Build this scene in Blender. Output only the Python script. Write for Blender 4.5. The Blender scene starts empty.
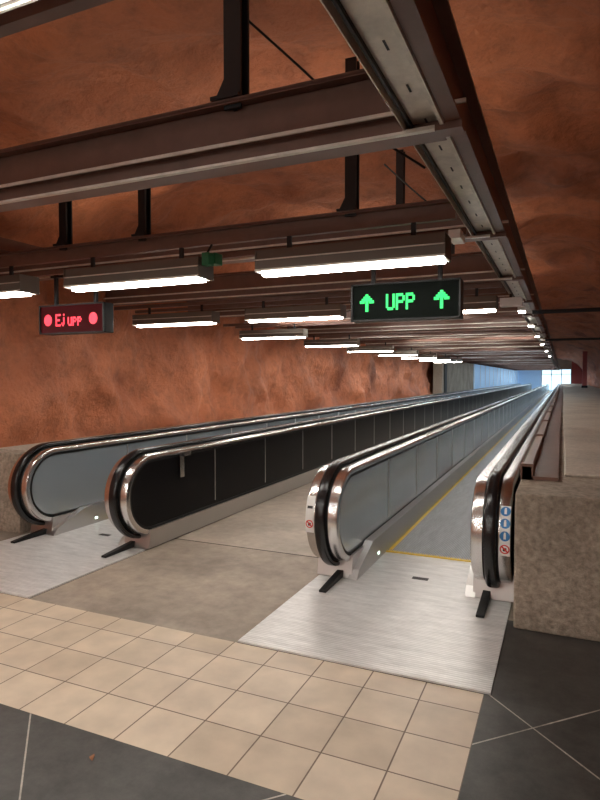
import bpy, math, random
from mathutils import Vector, noise
random.seed(3)
S=bpy.context.scene
COL=S.collection
# ---------------------------------------------------------------- materials
def newmat(name):
    m=bpy.data.materials.new(name); m.use_nodes=True
    return m, m.node_tree.nodes, m.node_tree.links, m.node_tree.nodes['Principled BSDF']
def simple(name,col,rough=.5,metal=0,emit=None,es=0,noise_amt=0,nscale=8,bump=0,stretch=(1,1,1),spec=.5,stain=0):
    m,N,L,B=newmat(name)
    B.inputs['Base Color'].default_value=(*col,1); B.inputs['Roughness'].default_value=rough
    B.inputs['Metallic'].default_value=metal; B.inputs['Specular IOR Level'].default_value=spec
    if emit:
        B.inputs['Emission Color'].default_value=(*emit,1); B.inputs['Emission Strength'].default_value=es
    if noise_amt or bump:
        tc=N.new('ShaderNodeTexCoord'); mp=N.new('ShaderNodeMapping'); mp.inputs['Scale'].default_value=stretch
        L.new(tc.outputs['Object'],mp.inputs[0])
        nt=N.new('ShaderNodeTexNoise'); nt.inputs['Scale'].default_value=nscale; nt.inputs['Detail'].default_value=10; nt.inputs['Roughness'].default_value=.65
        L.new(mp.outputs[0],nt.inputs['Vector'])
        out=None
        if noise_amt:
            r=N.new('ShaderNodeMix'); r.data_type='RGBA'
            r.inputs[6].default_value=(*[c*(1-noise_amt) for c in col],1)
            r.inputs[7].default_value=(*[min(1,c*(1+noise_amt)) for c in col],1)
            cr=N.new('ShaderNodeMapRange'); cr.inputs[1].default_value=.3; cr.inputs[2].default_value=.7
            L.new(nt.outputs['Fac'],cr.inputs[0]); L.new(cr.outputs[0],r.inputs[0]); out=r.outputs[2]
            if stain:
                n2=N.new('ShaderNodeTexNoise'); n2.inputs['Scale'].default_value=1.3; n2.inputs['Detail'].default_value=6; L.new(mp.outputs[0],n2.inputs['Vector'])
                c2=N.new('ShaderNodeMapRange'); c2.inputs[1].default_value=.35; c2.inputs[2].default_value=.6; c2.inputs[3].default_value=1-stain; c2.inputs[4].default_value=1.05
                L.new(n2.outputs['Fac'],c2.inputs[0])
                mm=N.new('ShaderNodeMix'); mm.data_type='RGBA'; mm.blend_type='MULTIPLY'; mm.inputs[0].default_value=1
                L.new(out,mm.inputs[6]); L.new(c2.outputs[0],mm.inputs[7]); out=mm.outputs[2]
            L.new(out,B.inputs['Base Color'])
        if bump:
            b=N.new('ShaderNodeBump'); b.inputs['Strength'].default_value=bump; b.inputs['Distance'].default_value=.02
            L.new(nt.outputs['Fac'],b.inputs['Height']); L.new(b.outputs[0],B.inputs['Normal'])
    return m

def rock_material():
    m,N,L,B=newmat('painted_rock')
    tc=N.new('ShaderNodeTexCoord')
    n1=N.new('ShaderNodeTexNoise'); n1.inputs['Scale'].default_value=.7; n1.inputs['Detail'].default_value=5
    n2=N.new('ShaderNodeTexNoise'); n2.inputs['Scale'].default_value=4; n2.inputs['Detail'].default_value=12; n2.inputs['Roughness'].default_value=.75
    n3=N.new('ShaderNodeTexNoise'); n3.inputs['Scale'].default_value=26; n3.inputs['Detail'].default_value=8
    n4=N.new('ShaderNodeTexVoronoi'); n4.inputs['Scale'].default_value=9
    for n in (n1,n2,n3,n4): L.new(tc.outputs['Object'],n.inputs['Vector'])
    r=N.new('ShaderNodeValToRGB'); e=r.color_ramp.elements
    e[0].position=.30; e[0].color=(.27,.082,.038,1); e[1].position=.66; e[1].color=(.58,.200,.090,1)
    x=r.color_ramp.elements.new(.43); x.color=(.47,.155,.070,1)
    L.new(n1.outputs['Fac'],r.inputs[0])
    r2=N.new('ShaderNodeValToRGB'); e=r2.color_ramp.elements
    e[0].position=.36; e[0].color=(.52,.52,.52,1); e[1].position=.54; e[1].color=(1.06,1.05,1.04,1)
    L.new(n2.outputs['Fac'],r2.inputs[0])
    mx=N.new('ShaderNodeMix'); mx.data_type='RGBA'; mx.blend_type='MULTIPLY'; mx.inputs[0].default_value=.6
    L.new(r.outputs[0],mx.inputs[6]); L.new(r2.outputs[0],mx.inputs[7]); L.new(mx.outputs[2],B.inputs['Base Color'])
    B.inputs['Roughness'].default_value=.65
    a=N.new('ShaderNodeMath'); a.operation='MULTIPLY_ADD'; a.inputs[1].default_value=.3
    L.new(n3.outputs['Fac'],a.inputs[0]); L.new(n2.outputs['Fac'],a.inputs[2])
    a2=N.new('ShaderNodeMath'); a2.operation='MULTIPLY_ADD'; a2.inputs[1].default_value=.25
    L.new(n4.outputs['Distance'],a2.inputs[0]); L.new(a.outputs[0],a2.inputs[2])
    b=N.new('ShaderNodeBump'); b.inputs['Strength'].default_value=.85; b.inputs['Distance'].default_value=.07
    L.new(a2.outputs[0],b.inputs['Height']); L.new(b.outputs[0],B.inputs['Normal'])
    return m

def tile_material():
    m,N,L,B=newmat('beige_floor_tile')
    tc=N.new('ShaderNodeTexCoord'); mp=N.new('ShaderNodeMapping'); mp.inputs['Location'].default_value=(.35,-2.06+.002,0)
    L.new(tc.outputs['Object'],mp.inputs[0])
    br=N.new('ShaderNodeTexBrick'); br.offset=0; br.squash=1
    br.inputs['Scale'].default_value=1; br.inputs['Brick Width'].default_value=.3; br.inputs['Row Height'].default_value=.3
    br.inputs['Mortar Size'].default_value=.004; br.inputs['Mortar Smooth'].default_value=.2; br.inputs['Bias'].default_value=-.3
    br.inputs['Color1'].default_value=(.67,.56,.43,1); br.inputs['Color2'].default_value=(.51,.41,.30,1); br.inputs['Mortar'].default_value=(.17,.115,.08,1)
    L.new(mp.outputs[0],br.inputs['Vector'])
    n=N.new('ShaderNodeTexNoise'); n.inputs['Scale'].default_value=5; n.inputs['Detail'].default_value=9; L.new(tc.outputs['Object'],n.inputs['Vector'])
    r=N.new('ShaderNodeMapRange'); r.inputs[1].default_value=.3; r.inputs[2].default_value=.7; r.inputs[3].default_value=.82; r.inputs[4].default_value=1.06
    L.new(n.outputs['Fac'],r.inputs[0])
    mx=N.new('ShaderNodeMix'); mx.data_type='RGBA'; mx.blend_type='MULTIPLY'; mx.inputs[0].default_value=1
    L.new(br.outputs['Color'],mx.inputs[6]); L.new(r.outputs[0],mx.inputs[7]); L.new(mx.outputs[2],B.inputs['Base Color'])
    B.inputs['Roughness'].default_value=.42
    b=N.new('ShaderNodeBump'); b.invert=True; b.inputs['Strength'].default_value=.5; b.inputs['Distance'].default_value=.004
    L.new(br.outputs['Fac'],b.inputs['Height']); L.new(b.outputs[0],B.inputs['Normal'])
    return m

def granite_material():
    m,N,L,B=newmat('dark_granite_floor')
    tc=N.new('ShaderNodeTexCoord'); mp=N.new('ShaderNodeMapping'); mp.vector_type='TEXTURE'
    mp.inputs['Rotation'].default_value=(0,0,math.radians(45)); mp.inputs['Location'].default_value=(-.105,2.935,0)
    L.new(tc.outputs['Object'],mp.inputs[0])
    br=N.new('ShaderNodeTexBrick'); br.offset=0
    br.inputs['Scale'].default_value=1; br.inputs['Brick Width'].default_value=2.22; br.inputs['Row Height'].default_value=2.22
    br.inputs['Mortar Size'].default_value=.004; br.inputs['Mortar Smooth'].default_value=.1
    br.inputs['Color1'].default_value=(.040,.038,.035,1); br.inputs['Color2'].default_value=(.046,.044,.040,1); br.inputs['Mortar'].default_value=(.36,.33,.29,1)
    L.new(mp.outputs[0],br.inputs['Vector'])
    n=N.new('ShaderNodeTexNoise'); n.inputs['Scale'].default_value=4; n.inputs['Detail'].default_value=14; n.inputs['Roughness'].default_value=.8; L.new(tc.outputs['Object'],n.inputs['Vector'])
    r=N.new('ShaderNodeMapRange'); r.inputs[1].default_value=.35; r.inputs[2].default_value=.65; r.inputs[3].default_value=.45; r.inputs[4].default_value=1.7
    L.new(n.outputs['Fac'],r.inputs[0])
    mx=N.new('ShaderNodeMix'); mx.data_type='RGBA'; mx.blend_type='MULTIPLY'; mx.inputs[0].default_value=1
    L.new(br.outputs['Color'],mx.inputs[6]); L.new(r.outputs[0],mx.inputs[7]); L.new(mx.outputs[2],B.inputs['Base Color'])
    B.inputs['Roughness'].default_value=.42
    return m

def ribbed(name,col,axis,scale,rough,metal,bump=.5,dist=.004,dark=.55):
    m,N,L,B=newmat(name)
    tc=N.new('ShaderNodeTexCoord')
    w=N.new('ShaderNodeTexWave'); w.wave_type='BANDS'; w.bands_direction=axis; w.inputs['Scale'].default_value=scale
    L.new(tc.outputs['Object'],w.inputs['Vector'])
    mp=N.new('ShaderNodeMapping'); mp.inputs['Scale'].default_value=(1,4,1) if axis=='Y' else (4,.6,1); L.new(tc.outputs['Object'],mp.inputs[0])
    n=N.new('ShaderNodeTexNoise'); n.inputs['Scale'].default_value=4; n.inputs['Detail'].default_value=12; n.inputs['Roughness'].default_value=.75; L.new(mp.outputs[0],n.inputs['Vector'])
    mx=N.new('ShaderNodeMix'); mx.data_type='RGBA'
    mx.inputs[6].default_value=(*[c*dark for c in col],1); mx.inputs[7].default_value=(*col,1); L.new(w.outputs['Fac'],mx.inputs[0])
    m2=N.new('ShaderNodeMix'); m2.data_type='RGBA'; m2.blend_type='MULTIPLY'; m2.inputs[0].default_value=1
    r=N.new('ShaderNodeMapRange'); r.inputs[1].default_value=.3; r.inputs[2].default_value=.7; r.inputs[3].default_value=.7; r.inputs[4].default_value=1.12
    L.new(n.outputs['Fac'],r.inputs[0]); L.new(mx.outputs[2],m2.inputs[6]); L.new(r.outputs[0],m2.inputs[7]); L.new(m2.outputs[2],B.inputs['Base Color'])
    B.inputs['Roughness'].default_value=rough; B.inputs['Metallic'].default_value=metal
    b=N.new('ShaderNodeBump'); b.inputs['Strength'].default_value=bump; b.inputs['Distance'].default_value=dist
    L.new(w.outputs['Fac'],b.inputs['Height']); L.new(b.outputs[0],B.inputs['Normal'])
    return m

M={}
M['rock']=rock_material()
M['tile']=tile_material()
M['granite']=granite_material()
M['screed']=simple('floor_screed',(.37,.31,.25),.6,noise_amt=.2,nscale=9,bump=.25,stain=.3)
M['screed2']=simple('floor_screed_light',(.46,.40,.33),.6,noise_amt=.15,nscale=9,bump=.2,stain=.2)
M['joint']=simple('floor_joint',(.05,.04,.03),.8)
M['concrete']=simple('cast_concrete',(.40,.335,.265),.85,noise_amt=.4,nscale=26,bump=1,stain=.3)
M['ledge']=simple('smooth_concrete',(.46,.40,.33),.7,noise_amt=.25,nscale=30,bump=.3,stain=.15)
M['steel']=simple('stainless_steel',(.66,.65,.64),.24,1)
M['steel_d']=simple('brushed_steel_dark',(.54,.53,.52),.36,1)
M['plate']=ribbed('ribbed_landing_plate',(.88,.88,.87),'Y',14,.36,.3,.35,.003,.8)
M['belt']=ribbed('grooved_pallet_band',(.50,.54,.57),'X',22,.38,.35,.6,.004,.4)
M['yellow']=simple('yellow_paint',(.85,.58,.05),.5)
M['rubber']=simple('black_rubber',(.008,.008,.009),.25)
M['black']=simple('black_paint',(.008,.008,.008),.45,spec=.3)
M['blackpanel']=simple('black_glass_panel',(.004,.004,.005),.35,spec=.12)
M['panel']=simple('grey_silver_panel',(.47,.53,.57),.24,.7)
M['brown']=simple('brown_painted_steel',(.165,.088,.066),.42,noise_amt=.15,nscale=6)
M['galv']=simple('galvanised_steel',(.70,.66,.59),.42,.3,noise_amt=.2,nscale=9)
M['darksteel']=simple('dark_steel',(.012,.012,.014),.5,.2)
M['housing']=simple('lamp_housing',(.14,.12,.10),.45,.2)
M['white']=simple('white_enamel',(.8,.8,.78),.4)
TW=(1,.95,.87)
M['tube']=simple('fluorescent_tube',(1,1,1),.5,emit=TW,es=40)
M['tubec']=simple('fluorescent_tube_cool',(1,1,1),.5,emit=(.72,.88,1),es=40)
M['green']=simple('green_led',(0,.1,.02),.5,emit=(.03,1,.18),es=1.6)
M['red']=simple('red_led',(.1,0,0),.5,emit=(1,.03,.06),es=2.2)
M['ledback_r']=simple('red_display_face',(.02,.002,.003),.7,emit=(1,.02,.03),es=.03,spec=.1)
M['ledback_g']=simple('green_display_face',(.002,.004,.003),.7,spec=.1)
M['greenbox']=simple('green_plastic',(.01,.14,.05),.4)
M['sblue']=simple('sticker_blue',(.03,.20,.50),.4)
M['sred']=simple('sticker_red',(.65,.04,.03),.4)
M['swhite']=simple('sticker_white',(.82,.82,.80),.4)
M['sblack']=simple('sticker_black',(.02,.02,.02),.4)
M['daylight']=simple('bright_window_glass',(.8,.9,1),.3,emit=(.55,.82,1),es=1.9)
M['bluewall']=simple('pale_blue_panelling',(.34,.54,.74),.4,emit=(.35,.6,1),es=.25,noise_amt=.1)  # weak self-glow stands in for light falling on the wall
M['redpaint']=simple('red_paint',(.45,.10,.09),.5)
M['shrub']=simple('dark_foliage',(.05,.10,.04),.8)
M['leaf']=simple('dry_leaf_brown',(.25,.10,.04),.7)
M['sparkle']=simple('comb_light',(1,1,1),.5,emit=(.7,1,.85),es=4)

# ---------------------------------------------------------------- mesh builder
class MB:
    def __init__(s): s.v=[]; s.f=[]; s.m=[]; s.mats=[]
    def mi(s,k):
        if k not in s.mats: s.mats.append(k)
        return s.mats.index(k)
    def face(s,pts,k):
        b=len(s.v); s.v+= [tuple(p) for p in pts]; s.f.append(list(range(b,b+len(pts)))); s.m.append(s.mi(k))
    def box(s,x0,x1,y0,y1,z0,z1,k):
        b=len(s.v)
        s.v+=[(x0,y0,z0),(x1,y0,z0),(x1,y1,z0),(x0,y1,z0),(x0,y0,z1),(x1,y0,z1),(x1,y1,z1),(x0,y1,z1)]
        for q in [(0,3,2,1),(4,5,6,7),(0,1,5,4),(1,2,6,5),(2,3,7,6),(3,0,4,7)]:
            s.f.append([b+i for i in q]); s.m.append(s.mi(k))
    def prism_x(s,prof,x0,x1,k):   # prof in (y,z)
        n=len(prof); b=len(s.v)
        s.v+=[(x0,y,z) for y,z in prof]+[(x1,y,z) for y,z in prof]
        s.f.append([b+i for i in range(n)]); s.m.append(s.mi(k))
        s.f.append([b+n+i for i in reversed(range(n))]); s.m.append(s.mi(k))
        for i in range(n):
            j=(i+1)%n; s.f.append([b+i,b+n+i,b+n+j,b+j]); s.m.append(s.mi(k))
    def prism_y(s,prof,y0,y1,k):   # prof in (x,z)
        n=len(prof); b=len(s.v)
        s.v+=[(x,y0,z) for x,z in prof]+[(x,y1,z) for x,z in prof]
        s.f.append([b+i for i in range(n)]); s.m.append(s.mi(k))
        s.f.append([b+n+i for i in reversed(range(n))]); s.m.append(s.mi(k))
        for i in range(n):
            j=(i+1)%n; s.f.append([b+i,b+n+i,b+n+j,b+j]); s.m.append(s.mi(k))
    def sweep(s,path,sec,xc,k):
        n=len(sec); b=len(s.v)
        for (y,z,ny,nz) in path:
            for (x,r) in sec: s.v.append((xc+x,y+ny*r,z+nz*r))
        P=len(path)
        for i in range(P):
            i2=(i+1)%P
            for j in range(n):
                j2=(j+1)%n
                s.f.append([b+i*n+j,b+i*n+j2,b+i2*n+j2,b+i2*n+j]); s.m.append(s.mi(k))
    def cyl(s,p0,p1,r,k,n=10):
        p0=Vector(p0);p1=Vector(p1);d=(p1-p0).normalized()
        a=d.orthogonal().normalized(); c=d.cross(a); b=len(s.v)
        for p in (p0,p1):
            for i in range(n):
                t=2*math.pi*i/n; s.v.append(tuple(p+a*math.cos(t)*r+c*math.sin(t)*r))
        for i in range(n):
            j=(i+1)%n; s.f.append([b+i,b+j,b+n+j,b+n+i]); s.m.append(s.mi(k))
        s.f.append([b+i for i in reversed(range(n))]); s.m.append(s.mi(k))
        s.f.append([b+n+i for i in range(n)]); s.m.append(s.mi(k))
    def mesh(s,name,smooth=False):
        me=bpy.data.meshes.new(name); me.from_pydata(s.v,[],s.f)
        for k in s.mats: me.materials.append(M[k])
        me.polygons.foreach_set('material_index',s.m)
        if smooth: me.polygons.foreach_set('use_smooth',[True]*len(s.f))
        me.update()
        import bmesh
        bm=bmesh.new(); bm.from_mesh(me); bmesh.ops.recalc_face_normals(bm,faces=bm.faces); bm.to_mesh(me); bm.free()
        return me
    def obj(s,name,parent=None,smooth=False,bevel=0,loc=(0,0,0)):
        o=bpy.data.objects.new(name,s.mesh(name,smooth)); COL.objects.link(o); o.location=loc
        if parent: o.parent=parent
        if smooth:
            md=o.modifiers.new('es','EDGE_SPLIT'); md.split_angle=math.radians(35)
        if bevel:
            md=o.modifiers.new('bv','BEVEL'); md.width=bevel; md.segments=2; md.limit_method='ANGLE'
        return o
def empty(name,loc=(0,0,0)):
    e=bpy.data.objects.new(name,None); COL.objects.link(e); e.location=loc; return e

YEND=84.0
X2=-4.38   # second walkway centre
# ---------------------------------------------------------------- floor (one mesh, partitioned)
f=MB()
def rect(x0,x1,y0,y1,k): f.face([(x0,y0,0),(x1,y0,0),(x1,y1,0),(x0,y1,0)],k)
XL,XR=-6.9,3.0
TY0,TY1=2.06,3.15
TX=-.35
rect(XL,XR,-7,TY0,'granite')
rect(TX,XR,TY0,4.2,'granite')
rect(XL,TX,TY0,TY1,'tile')
rect(X2+.76,-1.83,TY1,4.96,'screed')
rect(X2+.76,-1.83,4.96,4.98,'joint')
rect(X2+.76,-1.83,4.98,YEND+6,'screed2')
rect(-1.83,TX,TY1,YEND+6,'joint')
rect(TX,XR,4.2,YEND+6,'screed')
rect(X2-.76,X2+.76,TY1,YEND+6,'joint')
rect(XL,X2-.76,TY1,YEND+6,'screed')
f.obj('floor')

# ---------------------------------------------------------------- rock vault
prof=[(-5.72,0),(-5.80,.9),(-5.90,1.8),(-5.85,2.6),(-5.45,3.3),(-4.6,3.75),(-3.4,4.0),(-1.8,4.1),(-.4,4.05),(.8,3.85),(1.7,3.4),(2.3,2.7),(2.6,1.8),(2.7,.9),(2.7,0)]
def samp(t):
    t=max(0,min(.9999,t))*(len(prof)-1); i=int(t); a=t-i
    p=[Vector(prof[max(0,min(len(prof)-1,j))]) for j in (i-1,i,i+1,i+2)]
    return .5*((2*p[1])+(-p[0]+p[2])*a+(2*p[0]-5*p[1]+4*p[2]-p[3])*a*a+(-p[0]+3*p[1]-3*p[2]+p[3])*a**3)
ys=[]; y=-7.0
while y<YEND+5:
    ys.append(y); y+= .10 if y<12 else (.25 if y<30 else 1.0)
ys.append(YEND+5)
def vault(name,t0,t1,n):
    vs=[];fs=[]
    for yy in ys:
        for j in range(n+1):
            t=t0+(t1-t0)*j/n; p=samp(t); q=samp(t+.002); p0=samp(t-.002)
            d=(q-p0).normalized(); nx,nz=d.y,-d.x
            P=Vector((p.x,yy,p.y))
            a=noise.fractal(P*.45,1.0,2.0,3)*.26+noise.fractal(P*1.7+Vector((7,3,1)),1.0,2.0,5)*.12
            a+= -abs(noise.noise(P*.9+Vector((2,9,4))))*.25
            vs.append((p.x+nx*a,yy,max(0,p.y+nz*a) if j not in(0,) or t0>0 else p.y+nz*0))
    for i in range(len(ys)-1):
        for j in range(n):
            b=i*(n+1)+j; fs.append((b,b+1,b+n+2,b+n+1))
    me=bpy.data.meshes.new(name); me.from_pydata(vs,[],fs); me.materials.append(M['rock'])
    me.polygons.foreach_set('use_smooth',[True]*len(fs)); me.update()
    o=bpy.data.objects.new(name,me); COL.objects.link(o)
vault('wall_left',0,4/14,40)
vault('ceiling',4/14,10/14,64)
vault('wall_right',10/14,1,36)
b=MB(); b.box(XL,XR,-7.2,-7,0,4.8,'rock'); b.obj('wall_back')

# far end : daylight opening
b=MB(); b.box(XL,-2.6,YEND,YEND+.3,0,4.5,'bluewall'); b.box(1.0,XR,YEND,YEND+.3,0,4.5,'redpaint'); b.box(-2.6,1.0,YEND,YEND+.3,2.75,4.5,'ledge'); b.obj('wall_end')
b=MB(); b.box(-2.6,1.0,YEND+.1,YEND+.14,0.02,2.74,'daylight')
for x in (-2.55,-1.4,-.2,.95): b.box(x-.05,x+.05,YEND+.02,YEND+.1,0.02,2.74,'steel_d')
b.box(-2.6,1.0,YEND+.02,YEND+.1,2.1,2.18,'steel_d')
b.obj('window_1')
b=MB(); b.box(-5.80,-5.35,29,40,0,2.59,'concrete'); b.box(-5.38,-5.30,29.4,30.0,0.9,2.55,'darksteel'); b.obj('concrete_pier')
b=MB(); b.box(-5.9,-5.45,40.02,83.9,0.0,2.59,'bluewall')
for i in range(14): b.box(-5.46,-5.42,41+i*3,41.08+i*3,0.9,2.58,'white')
b.obj('blue_wall_panelling')
b=MB(); b.box(1.30,1.60,48,48.3,.925,3.6,'redpaint'); b.box(1.25,1.65,47.95,48.35,.925,1.1,'darksteel'); b.obj('red_column')

# ---------------------------------------------------------------- parapets
b=MB(); b.box(-.275,2.40,4.07,YEND-.1,0,.90,'concrete'); b.box(.02,2.40,4.9,YEND-.1,.90,.925,'ledge')
o=b.obj('concrete_parapet',bevel=.012)
b=MB(); b.box(-5.75,X2-.85,4.45,28.9,0,.85,'concrete'); b.box(-5.75,X2-.92,4.6,28.9,.85,.87,'ledge')
b.obj('concrete_parapet.001',bevel=.012)
b=MB(); b.box(-.265,-.20,4.62,60,.905,1.0,'brown'); b.box(-.2,-.02,4.62,60,.905,.93,'brown')
for i in range(12): b.box(-.275,-.19,4.62+i*2.5,4.70+i*2.5,.905,1.02,'brown')
b.obj('brown_edge_rail')

# ---------------------------------------------------------------- moving walkways
YC0=4.62; YC1=YEND-4; ZC=.525; R=.39
def loop(R,n=28):
    p=[]
    def straight(ya,yb,z,nz):
        k=12
        for i in range(1,k):
            t=i/k; t=t*t if yb>ya else 1-(1-t)**2
            p.append((ya+(yb-ya)*t,z,0,nz))
    for i in range(n+1):
        a=math.radians(90+180*i/n); p.append((YC0+R*math.cos(a),ZC+R*math.sin(a),math.cos(a),math.sin(a)))
    straight(YC0,YC1,ZC-R,-1)
    for i in range(n+1):
        a=math.radians(270+180*i/n); p.append((YC1+R*math.cos(a),ZC+R*math.sin(a),math.cos(a),math.sin(a)))
    straight(YC1,YC0,ZC+R,1)
    return p
def balustrade(parent,xc,inner,tag,outmat):
    HW=.135
    b=MB(); c=.022
    sec=[(-HW,-c),(-HW+c*.3,-c*.3),(-HW+c,0),(-.055,0),(-.055,-.012),(.055,-.012),(.055,0),(HW-c,0),(HW-c*.3,-c*.3),(HW,-c),(HW,-.05),(HW-.02,-.06),(-HW+.02,-.06),(-HW,-.05)]
    b.sweep(loop(R),sec,xc,'steel')
    b.obj('newel_frame_'+tag,parent,smooth=True)
    b=MB(); b.sweep(loop(R),[(-.054,.002),(.054,.002),(.054,-.011),(-.054,-.011)],xc,'black'); b.obj('handrail_guide_'+tag,parent,smooth=True)
    b=MB(); b.sweep(loop(R-.06),[(-HW+.008,0),(HW-.008,0),(HW-.008,-.018),(-HW+.008,-.018)],xc,'black'); b.obj('panel_gasket_'+tag,parent,smooth=True)
    b=MB(); pr=[(y,z) for y,z,_,_ in loop(R-.077)]
    xi=xc+inner*(HW-.018); xo=xc-inner*(HW-.018)
    b.prism_x(pr,min(xi,xc),max(xi,xc),'panel'); b.prism_x(pr,min(xo,xc),max(xo,xc),outmat)
    y=5.75
    while y<YEND-5:
        for xx,k in ((xi,'steel_d'),(xo,'steel_d')):
            b.box(xx-.004,xx+.004,y,y+.014,.25,.835,k)
        y+=1.25 if y<30 else 5
    b.obj('panels_'+tag,parent)
    b=MB(); b.prism_x([(4.52,.012),(4.56,.19),(YC1,.19),(YC1,.012)],xc-.15,xc+.15,'steel_d')
    x0=xc+inner*.13; x1=xc+inner*.205
    b.prism_x([(4.50,.012),(4.56,.08),(4.95,.22),(YC1,.22),(YC1,.012)],min(x0,x1),max(x0,x1),'steel_d')
    b.obj('skirt_'+tag,parent)
    b=MB(); hs=[]
    for i in range(16):
        a=2*math.pi*i/16; hs.append((.042*math.copysign(abs(math.cos(a))**.6,math.cos(a)),.018+.022*math.copysign(abs(math.sin(a))**.7,math.sin(a))))
    b.sweep(loop(R+.008,40),hs,xc,'rubber'); b.obj('handrail_'+tag,parent,smooth=True)
    b=MB(); xf=xc+inner*.05
    b.prism_x([(4.13,.012),(4.13,.030),(4.40,.055),(4.56,.07),(4.56,.012)],xf-.028,xf+.028,'black')
    b.obj('foot_'+tag,parent,bevel=.004)
def arcpt(x,s,off=.003):
    a=math.pi - s/R
    return (x,YC0+(R+off)*math.cos(a),ZC+(R+off)*math.sin(a))
def arcquad(b,x0,x1,s0,s1,k,off=.003,n=10):
    for i in range(n):
        a=s0+(s1-s0)*i/n; c=s0+(s1-s0)*(i+1)/n
        b.face([arcpt(x0,a,off),arcpt(x1,a,off),arcpt(x1,c,off),arcpt(x0,c,off)],k)
def arcdisc(b,x,s,r,k,off,r2=0):
    n=20
    for i in range(n):
        t=2*math.pi*i/n;u=2*math.pi*(i+1)/n
        b.face([arcpt(x+r2*math.cos(t),s+r2*math.sin(t),off),arcpt(x+r*math.cos(t),s+r*math.sin(t),off),arcpt(x+r*math.cos(u),s+r*math.sin(u),off),arcpt(x+r2*math.cos(u),s+r2*math.sin(u),off)] if r2 else
               [arcpt(x,s,off),arcpt(x+r*math.cos(t),s+r*math.sin(t),off),arcpt(x+r*math.cos(u),s+r*math.sin(u),off)],k)
def prohibition(b,x,s,r):
    arcdisc(b,x,s,r,'sred',.0045,r*.74)
    d=r*.62; w=r*.12
    b.face([arcpt(x-d-w,s+d-w,.005),arcpt(x-d+w,s+d+w,.005),arcpt(x+d+w,s-d+w,.005),arcpt(x+d-w,s-d-w,.005)],'sred')
    arcquad(b,x-.012,x+.012,s-.014,s+.010,'sblack',.004,2)
def walkway(xc,outmat_right,name):
    e=empty(name,(0,0,0))
    balustrade(e,xc-.63,+1,'a','blackpanel'); balustrade(e,xc+.63,-1,'b',outmat_right)
    b=MB(); b.box(xc-.755,xc+.755,TY1+.005,4.5,0.001,.012,'plate'); b.box(xc-.43,xc+.43,4.5,5.36,0.001,.012,'plate')
    b.box(xc-.75,xc-.43,4.5,5.36,0.001,.010,'steel_d'); b.box(xc+.43,xc+.75,4.5,5.36,0.001,.010,'steel_d')
    b.box(xc-.03,xc+.10,4.72,4.78,.0122,.0135,'black')
    b.obj('landing_plate',e)
    b=MB(); b.box(xc-.43,xc+.43,5.36,5.385,0.001,.02,'yellow')
    for i in range(43): b.box(xc-.43+i*.02,xc-.422+i*.02,5.385,5.43,0.001,.016,'yellow')
    b.obj('comb',e)
    b=MB(); b.box(xc-.43,xc+.43,5.40,YEND-3,0.001,.009,'belt')
    b.box(xc-.425,xc-.39,5.46,YEND-3,.0092,.011,'yellow'); b.box(xc+.39,xc+.425,5.46,YEND-3,.0092,.011,'yellow')
    b.obj('pallet_band',e)
    b=MB()
    for sg in(-1,1): b.box(xc+sg*.423-.003,xc+sg*.423+.003,5.10,5.135,.06,.08,'sparkle')
    b.obj('comb_lights',e)
    return e
W1=walkway(-1.075,'blackpanel','moving_walkway')
W2=walkway(X2,'blackpanel','moving_walkway.001')
b=MB(); x=-1.075+.63+.097
arcquad(b,x-.034,x+.034,-.10,.25,'swhite')
for s in (.21,.125,.04):
    arcdisc(b,x,s,.034,'sblue',.004); arcquad(b,x-.008,x+.008,s-.02,s+.014,'swhite',.0048,2); arcdisc(b,x,s+.019,.007,'swhite',.005)
prohibition(b,x,-.05,.033); b.obj('safety_stickers_right',W1)
b=MB(); x=-1.075-.63-.097
arcquad(b,x-.034,x+.034,-.09,.20,'swhite')
arcquad(b,x-.022,x+.022,.10,.12,'sblack',.0045,2)
prohibition(b,x,-.02,.032); b.obj('safety_stickers_left',W1)
b=MB(); xo=X2+.63+.135
b.box(xo,xo+.012,5.05,5.12,.62,.86,'steel'); b.box(xo,xo+.012,5.05,5.24,.83,.88,'steel'); b.obj('bracket_plate',W2,bevel=.003)
b=MB(); b.cyl((xo+.03,5.35,.905),(xo+.03,7.6,.905),.012,'steel')
for y in (5.45,6.45,7.45): b.box(xo-.01,xo+.035,y-.02,y+.02,.885,.905,'steel')
b.obj('grab_bar',W2)

# ---------------------------------------------------------------- steel frame overhead
fr=empty('overhead_steel_frame')
b=MB()
by=[.5+1.95*i for i in range(43)]
for y in by:
    x0,x1=-5.75,-.46
    b.box(x0,x1,y,y+.012,2.74,2.93,'brown')
    b.box(x0,x1,y-.05,y+.012,2.918,2.93,'brown')
    b.box(x0,x1,y-.05,y+.012,2.73,2.742,'brown')
    b.box(x0,x1,y+.1,y+.115,2.72,2.93,'brown')
    b.box(x0,x1,y-.05,y+.16,2.925,2.94,'brown')
    b.box(x0,x1+.1,y-.060,y-.05,2.722,2.738,'galv')
    b.box(x0,x1,y-.01,y+.09,2.66,2.74,'brown')
    b.box(x0,x1+.06,y-.035,y-.01,2.648,2.66,'galv')
    b.box(x0,x1,y-.01,y+.10,2.648,2.66,'brown')
b.obj('cross_beams',fr)
b=MB()
for i in range(27):
    y=.74+2.9*i
    b.box(-5.75,-.6,y-.02,y+.02,2.60,2.645,'brown')
    b.box(-5.75,-.6,y+.42,y+.46,2.60,2.64,'brown')
b.obj('lamp_rails',fr)
b=MB()
xa,xb=-.60,-.43
b.box(xb-.012,xb,-6.5,YEND-.5,2.66,2.95,'brown')
b.box(xb,xb+.05,-6.5,YEND-.5,2.935,2.95,'brown')
b.box(xb,xb+.05,-6.5,YEND-.5,2.66,2.672,'brown')
b.box(xa,xb,-6.5,YEND-.5,2.69,2.70,'galv')
b.box(xa-.004,xa,-6.5,YEND-.5,2.65,2.78,'galv')
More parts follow.
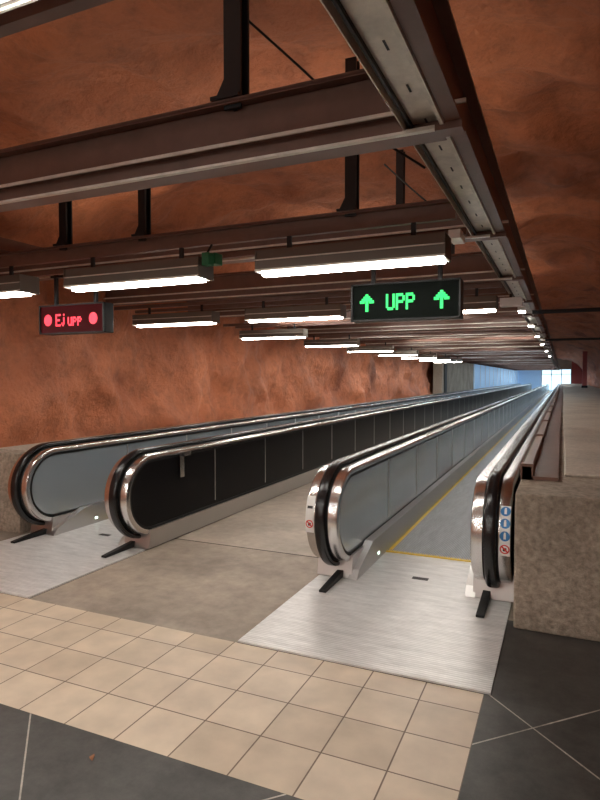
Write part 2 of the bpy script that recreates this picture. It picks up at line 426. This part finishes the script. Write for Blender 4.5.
b.box(xb-.03,xb-.014,-6.5,YEND-.5,2.65,2.69,'galv')
b.box(xa+.012,xa+.022,-6.5,YEND-.5,2.67,2.69,'darksteel')
b.obj('edge_beam',fr)
b=MB()
for y in by:
    b.box(xa-.01,xb+.02,y-.058,y-.028,2.64,2.655,'galv'); b.box(xb-.05,xb+.055,y-.06,y+.02,2.63,2.66,'brown')
    b.cyl((xb-.02,y+.09,2.665),(xb-.02,y+.09,2.68),.015,'steel',6)
b.obj('edge_beam_clamps',fr)
b=MB()
for i in range(40): b.box(xa+.075,xa+.083,.9+i*.3,.96+i*.3,2.688,2.6895,'black')
b.obj('edge_beam_slots',fr)
b=MB(); b.box(-5.35,-5.20,-6.5,28.5,2.95,3.07,'brown'); b.obj('left_rail',fr)
b=MB()
posts=[(-1.42,2.45,.045),(-1.52,4.4,.045),(-3.52,4.4,.04),(-4.48,4.4,.045),(-1.64,6.35,.04),(-1.72,8.3,.04),(-1.5,.5,.05)]+[(-1.75,10.25+3.9*i,.04) for i in range(12)]+[(-4.5,12.2+3.9*i,.04) for i in range(12)]
for x,y,w in posts:
    b.box(x-w,x+w,y-.035,y-.02,2.9,4.1,'darksteel'); b.box(x-w,x+w,y+.035,y+.05,2.9,4.1,'darksteel'); b.box(x-.008,x+.008,y-.03,y+.04,2.9,4.1,'darksteel')
    b.box(x-w-.06,x+w,y-.06,y+.07,2.942,2.96,'darksteel')
    b.prism_y([(x-w,2.96),(x-w-.05,2.96),(x-w,3.05)],y-.03,y+.04,'darksteel')
b.obj('hanger_posts',fr)

b=MB(); b.cyl((-.42,9.2,2.60),(2.3,9.2,2.60),.03,'darksteel'); b.cyl((-.42,16,2.60),(2.3,16,2.60),.03,'darksteel'); b.obj('cross_pipes',fr)
def cable(name,pts,r=.008):
    cu=bpy.data.curves.new(name,'CURVE'); cu.dimensions='3D'; cu.bevel_depth=r; cu.bevel_resolution=2
    sp=cu.splines.new('BEZIER'); sp.bezier_points.add(len(pts)-1)
    for p,q in zip(sp.bezier_points,pts): p.co=q; p.handle_left_type=p.handle_right_type='AUTO'
    o=bpy.data.objects.new(name,cu); COL.objects.link(o); cu.materials.append(M['black'])
cable('hanging_cable',[(-1.9,3.3,3.95),(-1.5,3.35,3.55),(-1.1,3.5,3.15),(-.8,3.7,2.95)])
cable('hanging_cable.001',[(-1.52,5.3,3.6),(-1.2,5.5,3.3),(-.8,5.7,2.96)])

# ---------------------------------------------------------------- fluorescent lamps
def lamp_mesh(k,name,rod=.265):
    b=MB(); Lh=.63
    b.prism_x([(-.10,.035),(-.085,.17),(.085,.17),(.10,.035),(.09,.035),(.06,.06),(-.06,.06),(-.09,.035)],-Lh,Lh,'housing')
    b.box(-Lh,-Lh+.008,-.10,.10,.025,.17,'housing'); b.box(Lh-.008,Lh,-.10,.10,.025,.17,'housing')
    b.box(-Lh+.01,Lh-.01,-.088,.088,.034,.038,'white')
    b.box(-Lh+.02,Lh-.02,-.032,.032,.008,.036,k)
    b.box(-Lh,Lh,-.105,-.098,.030,.042,'galv'); b.box(-Lh,Lh,.098,.105,.030,.042,'galv')
    b.box(-Lh,Lh,-.1,-.094,.10,.108,'galv')
    for x in (-.42,.42): b.box(x-.015,x+.015,-.01,.01,.17,rod,'darksteel')
    return b.mesh(name)
lmw=lamp_mesh('tube','fluorescent_lamp_mesh'); lmc=lamp_mesh('tubec','fluorescent_lamp_cool_mesh')
def put(me,x,y,z):
    o=bpy.data.objects.new('fluorescent_lamp',me); COL.objects.link(o); o.location=(x,y,z)
for y in (-5.06,-2.16,.74,3.62,6.52):
    for x in (-1.27,-2.98,-4.72): put(lmw,x,y,2.335)
y=9.42
while y<28: put(lmw,-4.72,y,2.335); y+=2.9
for i in range(4,42):
    y=by[i]+1.0
    if y>80: break
    for x in ((-1.27,-2.98) if i%2 else (-2.1,-4.0)): put(lmw if y<22 else lmc,x,y,2.77)
b=MB()
for y in (8.9,11.5,14.5,18,22.5,28): b.box(-.60,-.50,y,y+.25,2.60,2.65,'white'); b.box(-.59,-.51,y+.02,y+.23,2.585,2.60,'tube')
b.obj('edge_lights',fr)
b=MB(); b.box(-2.33,-2.27,3.53,3.60,2.44,2.53,'greenbox'); b.box(-2.32,-2.26,3.60,3.7,2.46,2.54,'greenbox'); b.cyl((-2.30,3.56,2.53),(-2.30,3.62,2.60),.01,'black',6); b.obj('green_junction_box',bevel=.005)

# ---------------------------------------------------------------- LED signs
G={'U':['10001']*6+['01110'],'P':['11110','10001','10001','11110','10000','10000','10000'],
'E':['11111','10000','10000','11110','10000','10000','11111'],
'j':['001','000','001','001','001','101','010'],
'u':['0000','0000','1001','1001','1001','1001','0111'],
'p':['0000','0000','1110','1001','1110','1000','1000'],
' ':['00']*7}
ARW=['0001000','0011100','0111110','1101011','0001000','0001000','0001000','0001000']
def bitmap(b,rows,x,zt,px,pz,k,y,fat=1.0):
    for r,row in enumerate(rows):
        for c,ch in enumerate(row):
            if ch=='1': b.box(x+c*px-(fat-1)*px,x+(c+fat)*px,y-.003,y,zt-(r+fat)*pz,zt-r*pz+(fat-1)*pz*.3,k)
    return len(rows[0])*px
def sign(name,xc,kind):
    e=empty(name)
    y=4.28; z0,z1=2.075,2.355; w=.405
    b=MB(); b.box(xc-w,xc+w,y,y+.12,z0,z1,'black'); b.obj('housing',e,bevel=.008)
    b=MB(); b.box(xc-w,xc+w,y-.02,y,z1-.012,z1,'black'); b.box(xc-w,xc+w,y-.02,y,z0,z0+.012,'black'); b.box(xc-w,xc-w+.012,y-.02,y,z0,z1,'black'); b.box(xc+w-.012,xc+w,y-.02,y,z0,z1,'black'); b.obj('bezel',e)
    b=MB(); b.box(xc-w+.012,xc+w-.012,y-.003,y-.001,z0+.012,z1-.012,'ledback_g' if kind=='g' else 'ledback_r'); b.obj('display_face',e)
    b=MB(); yy=y-.004
    if kind=='g':
        x=xc-.135
        for ch in 'UPP': x+=bitmap(b,G[ch],x,2.27,.0125,.0165,'green',yy,1.15)+.012
        for ax in (-.335,.22): bitmap(b,ARW,xc+ax,2.275,.0145,.0155,'green',yy,1.25)
    else:
        x=xc-.20
        for ch in 'Ej upp': x+=bitmap(b,G[ch],x,2.265,.0125,.0165,'red',yy,1.05)+.010
        for ax in (-.30,.27):
            n=24; pts=[(xc+ax+.05*math.cos(2*math.pi*i/n),yy-.003,2.21+.055*math.sin(2*math.pi*i/n)) for i in range(n)]
            b.face(pts,'red')
    b.obj('led_characters',e)
    b=MB()
    for x in (xc-.25,xc+.25): b.box(x-.015,x+.015,y+.04,y+.07,z1,2.66,'darksteel')
    b.box(xc-.3,xc+.3,y+.03,y+.08,2.625,2.645,'darksteel')
    b.obj('mounting',e)
sign('led_display_sign',-1.07,'g'); sign('led_display_sign.001',-4.29,'r')

b=MB(); b.box(-.70,-.62,3.95,4.15,2.56,2.62,'white'); b.obj('sensor_box',fr,bevel=.006)
b=MB(); b.box(-.70,-.45,7.4,7.55,2.50,2.60,'white'); b.cyl((-.58,7.47,2.6),(-.58,7.47,2.65),.02,'darksteel'); b.obj('sensor_box_far',fr,bevel=.006)
b=MB(); b.face([(-1.86,1.92,.002),(-1.845,1.905,.008),(-1.825,1.90,.004),(-1.835,1.925,.010),(-1.85,1.94,.006)],'leaf'); b.obj('dry_leaf')

# ---------------------------------------------------------------- unseen fill lamps added behind the camera to brighten the foreground
for i,(x,y) in enumerate([(-3.6,-1.2),(-.4,-1.2),(-3.6,-4.2),(-.4,-4.2)]):
    b=MB(); b.box(x-.75,x+.75,y-.12,y+.12,3.36,3.42,'white'); b.box(x-.72,x+.72,y-.1,y+.1,3.34,3.36,'tube')
    b.cyl((x-.5,y,3.42),(x-.5,y,4.2),.01,'black',6); b.cyl((x+.5,y,3.42),(x+.5,y,4.2),.01,'black',6)
    b.obj('hall_fill_lamp')
def area(name,loc,rot,sx,sy,e,col):
    l=bpy.data.lights.new(name,'AREA'); l.shape='RECTANGLE'; l.size=sx; l.size_y=sy; l.energy=e; l.color=col
    o=bpy.data.objects.new(name,l); COL.objects.link(o); o.location=loc; o.rotation_euler=rot
for i,(y,e) in enumerate(((1.4,21),(4.9,21),(9,16),(14,14))):
    area('vault_fill_%d'%i,(-2.6,y,3.0),(math.pi,0,0),4.0,.15,e,(1,.88,.72))  # added fill aimed up at the rock, no fitting behind it
area('far_fill',(-2,70,2.55),(0,0,0),4,20,300,(.75,.9,1))  # added fill facing down, brightens the far section

w=bpy.data.worlds.new('world'); S.world=w; w.use_nodes=True
w.node_tree.nodes['Background'].inputs[0].default_value=(.5,.45,.4,1); w.node_tree.nodes['Background'].inputs[1].default_value=.03

cam=bpy.data.cameras.new('camera'); co=bpy.data.objects.new('camera',cam); COL.objects.link(co)
co.location=(0,0,1.65); co.rotation_euler=(math.radians(90-2.135),0,math.radians(24.01))
cam.sensor_fit='VERTICAL'; cam.sensor_height=36; cam.lens=590/800*36; cam.clip_end=300; cam.clip_start=.05
S.camera=co
S.view_settings.view_transform='Standard'
S.view_settings.exposure=0
print('done')
